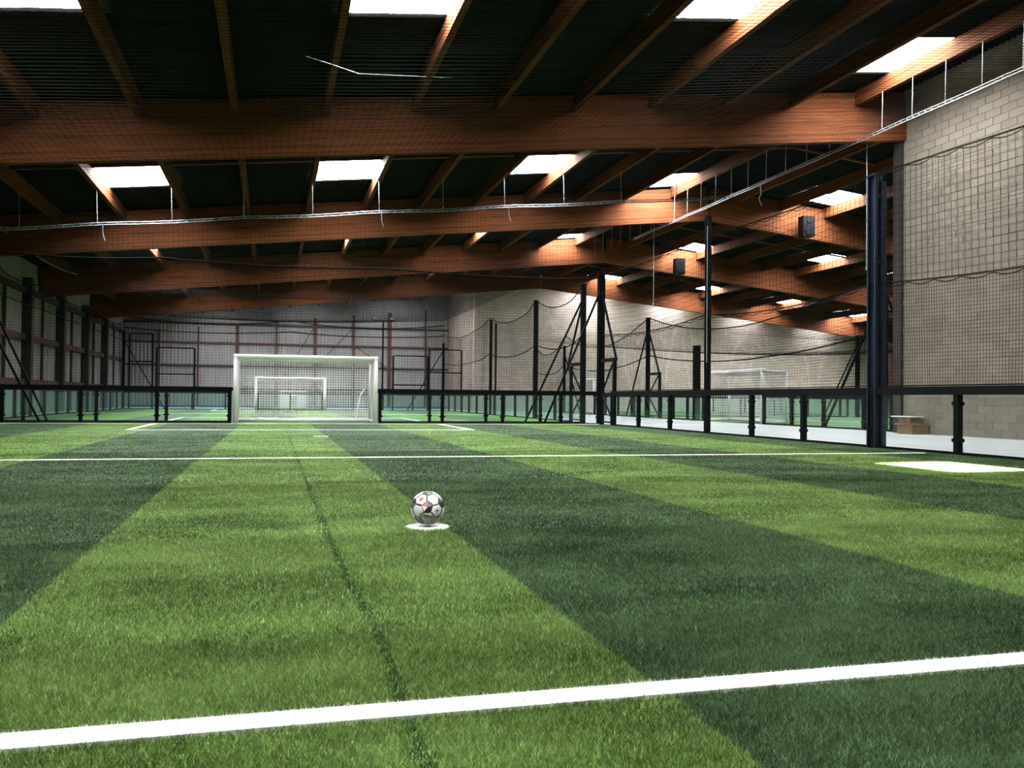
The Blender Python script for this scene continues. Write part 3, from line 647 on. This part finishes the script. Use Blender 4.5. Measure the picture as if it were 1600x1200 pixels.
net_post('braced black post just behind the corner post of the far fence', FX, SY, 4.95, [(8.6, SY, 0), (FX, 31.9, 2.1)], w_=.18)
net_post('braced black post at the left corner of the far fence', LX, FY, 5.05, [(-6.54, FY, 0), (LX, 26.3, 0)])
net_post('braced black post behind the left corner post', LX, SY, 4.9, [(-6.75, SY, 0)])
net_post('plain tall black post right of the block wall corner', FX, 36.2, 5.0)
net_post('slim twin black post in front of the block wall corner', FX, 44.3, 4.85, w_=.13, extra=lambda t: MB().box(FX+.22, FX+.30, 44.25, 44.33, -.03, 4.7).build('side_tube', 'black', t))
net_post('black post with brace at the far right corner of the pitch behind', FX, 57.5, 4.4, [(8.4, 57.5, 0)], w_=.16)
net_post('black post at the far left corner of the pitch behind', LX, 57.5, 4.6, [(-6.4, 57.5, 0)], w_=.16)
net_post('braced black post beyond the corridor with a gate beside it', 17.3, 39.35, 4.75, [(17.3, 42.0, 0), (17.3, 38.0, 2.0)])
net_post('braced black post beside the concrete wall end beyond the corridor', 17.45, 22.5, 4.6, [(17.3, 25.2, 0), (19.6, 22.5, .0)])
net_post('black post with a leaning brace before the far right wall', 30.5, 41.5, 4.4, [(28.4, 41.5, 0)], w_=.2)
net_post('short black post left of the side goal beyond the corridor', 17.42, 34.5, 3.15, w_=.3)
net_post('thin braced post before the block wall between corridor fences', 17.3, 52.0, 4.1, [(17.3, 49, 0)], w_=.14)
for lab, x, y, s in (('steel H post of the right fence beside the camera', FX, 7.4, 5.05), ('steel H post of the right fence behind the camera', FX, .6, 5.05)): net_post(lab, x, y, s, m='navy', w_=.16, d_=.24)
def gate(label, x, y0, y1, h):
    t = thing('gate', label, 'gate', (x, (y0+y1)/2, 0))
    MB().box(x-.05, x+.05, y0-.06, y0+.06, -.03, h).build('jamb', 'black', t)
    MB().box(x-.05, x+.05, y0-.06, y1-.12, h, h+.12).build('lintel', 'black', t)
    MB().box(x-.03, x+.03, y0+.08, y1-.14, 1.0, 1.06).build('mid_rail', 'black', t); MB().box(x-.03, x+.03, y0+.08, y1-.14, .05, .1).build('bottom_rail', 'black', t)
    MB().bar((x, y1-.16, 1.06), (x, y0+.1, h), .05, .04).build('brace', 'black', t); MB().bar((x, y1-.16, 1.0), (x, y0+.1, .1), .05, .04).build('brace', 'black', t)
    MB().box(x-.02, x+.02, y0+.1, y1-.2, .11, .98).build('glass_panel', 'glass', t)
gate('black braced gate at the far right corner of the foreground pitch', FX, 27.12, FY, 2.08)
gate('black braced gate in the corner of the pitch behind', FX, 31.5, SY+.25, 2.05)
gate('black braced gate beyond the corridor at the braced post', 17.3, 38.0, 39.4, 2.0)

# ------------------------------------------------------------------ goals
def goal(label, c, ang, wid, hgt, dep, cell=.088, rr=.0048, tube=.062, small=False):
    """mouth centred on c, local x along the mouth, local y into the net"""
    ca, sa = math.cos(ang), math.sin(ang); G = lambda x, y, z: Vector((c[0]+x*ca-y*sa, c[1]+x*sa+y*ca, z)); h = wid/2
    t = thing('goal', label, 'goal', (c[0], c[1], 0)); n = 8 if small else 14
    for s in (-1, 1): MB().tube([G(s*h, 0, -.016), G(s*h, 0, hgt+tube)], tube, n).build('goalpost', 'white', t, True)
    MB().tube([G(-h-tube, 0, hgt), G(h+tube, 0, hgt)], tube, n).build('crossbar', 'white', t, True)
    b = tube*.62
    for s in (-1, 1):
        MB().tube([G(s*h, dep, .03), G(s*h, dep, hgt-.05)], b, n).build('back_post', 'white', t, True)
        MB().tube([G(s*h, 0, .05), G(s*h, dep, .05)], b, n).build('ground_bar', 'white', t, True)
        MB().tube([G(s*h, 0, hgt), G(s*h, dep, hgt-.05)], b*.8, n).build('top_bar', 'white', t, True)
    MB().tube([G(-h, dep, .06), G(h, dep, .06)], b*1.3, n).build('ground_bar', 'white', t, True); MB().tube([G(-h, dep, hgt-.05), G(h, dep, hgt-.05)], b, n).build('back_bar', 'white', t, True)
    arr = lambda f: (lambda u, v: np.stack([np.array(q) for q in (lambda x, y, z: (c[0]+x*ca-y*sa, c[1]+x*sa+y*ca, z+0*x))(*f(u, v))], -1))
    sg = .05
    f1 = lambda u, v: (-h+wid*u, dep-sg*np.sin(pi*v)*np.sin(pi*u)+.02+0*u, .05+(hgt-.1)*v)
    net_part(t, arr(f1), (ca, sa, 0), (0, 0, 1), wid, hgt, cell, rr, 10, 10, 'wnet', 'back_netting')
    f3 = lambda u, v: (-h+wid*u, dep*v, hgt-.05*v-sg*np.sin(pi*u)*np.sin(pi*v))
    net_part(t, arr(f3), (ca, sa, 0), (-sa, ca, 0), wid, dep, cell, rr, 8, 6, 'wnet', 'top_netting')
    for s in (-1, 1):
        f2 = lambda u, v, s=s: (s*h+0*u, dep*u, .05+(hgt-.05)*v)
        net_part(t, arr(f2), (-sa, ca, 0), (0, 0, 1), dep, hgt, cell, rr, 6, 8, 'wnet', 'side_netting')
    return t
g = goal('large white goal with white net at the end of the foreground pitch', (1.0, FY-.03), 0, 4.24, 2.04, 1.5, .085, .0095, .078)
for s, x in ((-1, -1.22), (1, 3.22)): MB().tube([(x, FY, -.01), (x, FY, .98), (x+s*.0, FY+.5, .98), (x, FY+.5, 0)], .02, 6).build('side_hoop', 'white', g)
MB().tube([(2.55, 29.2, .05), (2.75, 29.45, .9), (2.9, 29.6, 1.1)], .02, 5).build('cord', 'wnet', g)
goal('smaller white goal seen through the near goal net at the far end', (1.02, 57.0), 0, 4.15, 1.95, 1.2, .12, .010, .085, True)
goal('white side goal beyond the corridor seen through the right fence', (17.35, 31.25), -pi/2, 4.3, 1.95, 1.0, .11, .009, .08, True)
goal('white side goal further along the corridor beside the braced posts', (17.35, 48.85), -pi/2, 4.0, 1.95, 1.0, .12, .010, .08, True)

# ------------------------------------------------------------------ hung rails with rods
def cable_rail(mb, pts, w_=.07):
    mb.tube(pts, .018, 5)
    mb.tube([Vector(p)+Vector((0, 0, .07)) for p in pts], .014, 5)
    for i in range(len(pts)-1):
        p, q = Vector(pts[i]), Vector(pts[i+1]); n = max(1, int((q-p).length/.22))
        for k in range(n): a = p.lerp(q, k/n); b = p.lerp(q, (k+.5)/n)+Vector((0, 0, .07)); mb.tube([a, b], .008, 4, False)
    return mb
t = thing('net_rail', 'long galvanised lattice rail running into the hall below the ridge', 'rail', (XT, 20, 8.05), 'hung net rails')
ys = [P0+i*1.1 for i in range(40)]
ys = [y for y in ys if y < 42]
cable_rail(MB(), [(XT, y, 8.02-.02*abs(math.sin(y))) for y in ys]).build('lattice', 'galv', t)
y = -5.2
while y < 42:
    if min(abs(y-b) for b in BEAM_Y) > .4: MB().tube([(XT, y, 8.04), (XT+.02, y, zb(XT)+1.0)], .009, 5).build('rod', 'galv', t)
    y += 1.15
t = thing('net_rail', 'galvanised lattice rail crossing the hall above the near goal fence', 'rail', (3, FY, 6.7), 'hung net rails')
xs = [LX+i*.97 for i in range(26)]
cable_rail(MB(), [(x, FY, Z0+SL*x-.03-.05*abs(math.sin((x+5.1)*pi/4.14))) for x in xs]).build('lattice', 'galv', t)
for x in PL[1:-1]: MB().tube([(x, FY, Z0+SL*x), (x-.03, FY, zb(x)+1.0)], .011, 5).build('rod', 'galv', t)
for x in (-5.0, 3.2, 7.4): MB().tube([(x+.05, FY-.02, Z0+SL*x), (x+.06, FY-.02, Z0+SL*x-.3), (x+.12, FY-.02, Z0+SL*x-.5)], .012, 5).build('loose_end', 'galv', t)

# ------------------------------------------------------------------ small things in the hall
for lab, x, y, z0, z1 in (('white pole hanging from the roof beside the concrete wall', 16.46, 22.0, 4.67, 9.62), ('white pole hanging from the roof over the corridor near the corner post', 15.4, 34.5, 4.87, 9.52), ('white pole hanging from the roof left of the block wall corner', 9.62, 57.4, 4.85, 8.9)):
    t = thing('hanging_pole', lab, 'pole', (x, y, z0), 'hanging poles'); MB().tube([(x, y, z0), (x, y, z1)], .014, 6).build('rod', 'galv', t); MB().disc((x, y, z0), (0, 0, 1), .035, .06, 8).build('end_stop', 'grey', t)
for lab, x, y in (('black loudspeaker on the second roof beam right of the ridge', 21.5, 33.0), ('black loudspeaker on the third roof beam right of the ridge', 21.4, 44.9)):
    z = zb(x); t = thing('loudspeaker', lab, 'loudspeaker', (x, y-.3, z-.1), 'loudspeakers on the beams')
    MB().box(x-.27, x+.27, y-.55, y-.14, z-.1, z+.75).build('cabinet', 'black', t); MB().disc((x, y-.56, z+.18), (0, 1, 0), .22, .03, 20).build('woofer', 'black', t)
    MB().disc((x, y-.56, z+.55), (0, 1, 0), .09, .03, 14).build('tweeter', 'black', t); MB().box(x-.05, x+.05, y-.14, y-.1, z+.2, z+.5).build('bracket', 'black', t)
# two plywood crates by the end of the concrete wall
t = thing('crate', 'low raw plywood crate on the floor against the end of the concrete wall', 'crate', (16.9, 20.6, -.04))
for q in ((16.66, 17.16, 20.32, 20.36), (16.66, 17.16, 20.90, 20.94), (16.66, 16.70, 20.36, 20.90)): MB().box(*q, -.04, .21).build('side', 'ply', t)
MB().box(16.62, 17.18, 20.28, 20.98, .21, .25).build('lid', 'ply', t)
t = thing('crate', 'smaller plywood crate stacked on the low crate by the concrete wall', 'crate', (16.9, 20.8, .25))
for q in ((16.78, 17.12, 20.55, 20.59), (16.78, 17.12, 20.98, 21.02), (16.78, 16.82, 20.59, 20.98)): MB().box(*q, .25, .42).build('side', 'ply', t)
MB().box(16.74, 17.16, 20.5, 21.3, .42, .45).build('lid', 'white', t)
# floodlight mast
t = thing('floodlight_mast', 'thin dark mast with two small floodlights before the far wall', 'lamp', (7.3, 62, 0))
MB().tube([(7.3, 62, -.04), (7.3, 62, 6.1)], .06, 8).build('pole', 'black', t); MB().box(6.6, 8.0, 61.96, 62.04, 6.1, 6.17).build('crossarm', 'black', t)
for x in (6.55, 7.75):
    o = MB().box(x-.05, x+.35, 61.75, 62.15, 6.2, 6.42).build('lamp_head', 'black', t); MB().box(x-.02, x+.32, 61.74, 61.749, 6.22, 6.40).build('lens', 'lamp', o)
# dark tube frames standing before the far wall
def frame(label, x0, x1, y, z0, z1, mids):
    t = thing('tube_frame', label, 'frame', ((x0+x1)/2, y, -.04))
    for x in (x0, x1): MB().box(x-.05, x+.05, y-.05, y+.05, -.04, z1).build('upright', 'black', t)
    for z in [z1]+list(mids): MB().box(x0+.05, x1-.05, y-.03, y+.03, z-.04, z+.04).build('crosspiece', 'black', t)
frame('dark tube frame left of the near goal before the far wall', -7.3, -5.0, 61, 0, 3.9, (2.2, 1.3))
frame('taller dark tube frame in the left far corner', -9.0, -7.6, 61.5, 0, 4.8, (3.0,))
frame('dark tube frame right of the near goal before the far wall', 7.9, 10.3, 61, 0, 3.7, (1.7,))
frame('taller dark tube frame beside the return of the block wall', 10.5, 12.8, 61.5, 0, 4.2, (2.6,))
wp = thing('wall_opening_panel', 'white panel with a small door behind the far goal', 'panel', (1.4, 69, 0))
MB().box(.45, 2.4, Y_FAR-.55, Y_FAR-.45, -.04, 1.25).build('panel', 'ballsign', wp); MB().box(1.25, 1.65, Y_FAR-.57, Y_FAR-.551, -.02, .85).build('door', 'grey', wp)
skirt = MB().box(X_LEFT+.5, 13.2, Y_FAR-.5, Y_FAR-.42, -.04, .12).build('baseboard_far', 'blue'); tag(skirt, kind='structure')
# loose wires below the roof
t = thing('wire', 'bright loose wire hanging under the dark roof sheets at the top', 'wire', (1, 16, 6.7)); MB().tube([(.47, 16, 6.84), (.9, 16, 6.75), (1.39, 16, 6.63)], .006, 5).build('strand', 'galv', t); MB().tube([(1.39, 16, 6.63), (2.2, 16.2, 6.75), (3.2, 16.6, 6.95)], .002, 4).build('strand', 'galv', t)
t = thing('wire', 'loose white wire end dangling from the rail before the second beam', 'wire', (15.3, 25, 7.6)); MB().tube([(XT, 26.2, 8.0), (XT+.03, 26.2, 7.7), (XT-.05, 26.2, 7.55), (XT+.06, 26.2, 7.3)], .012, 5).build('strand', 'white', t)
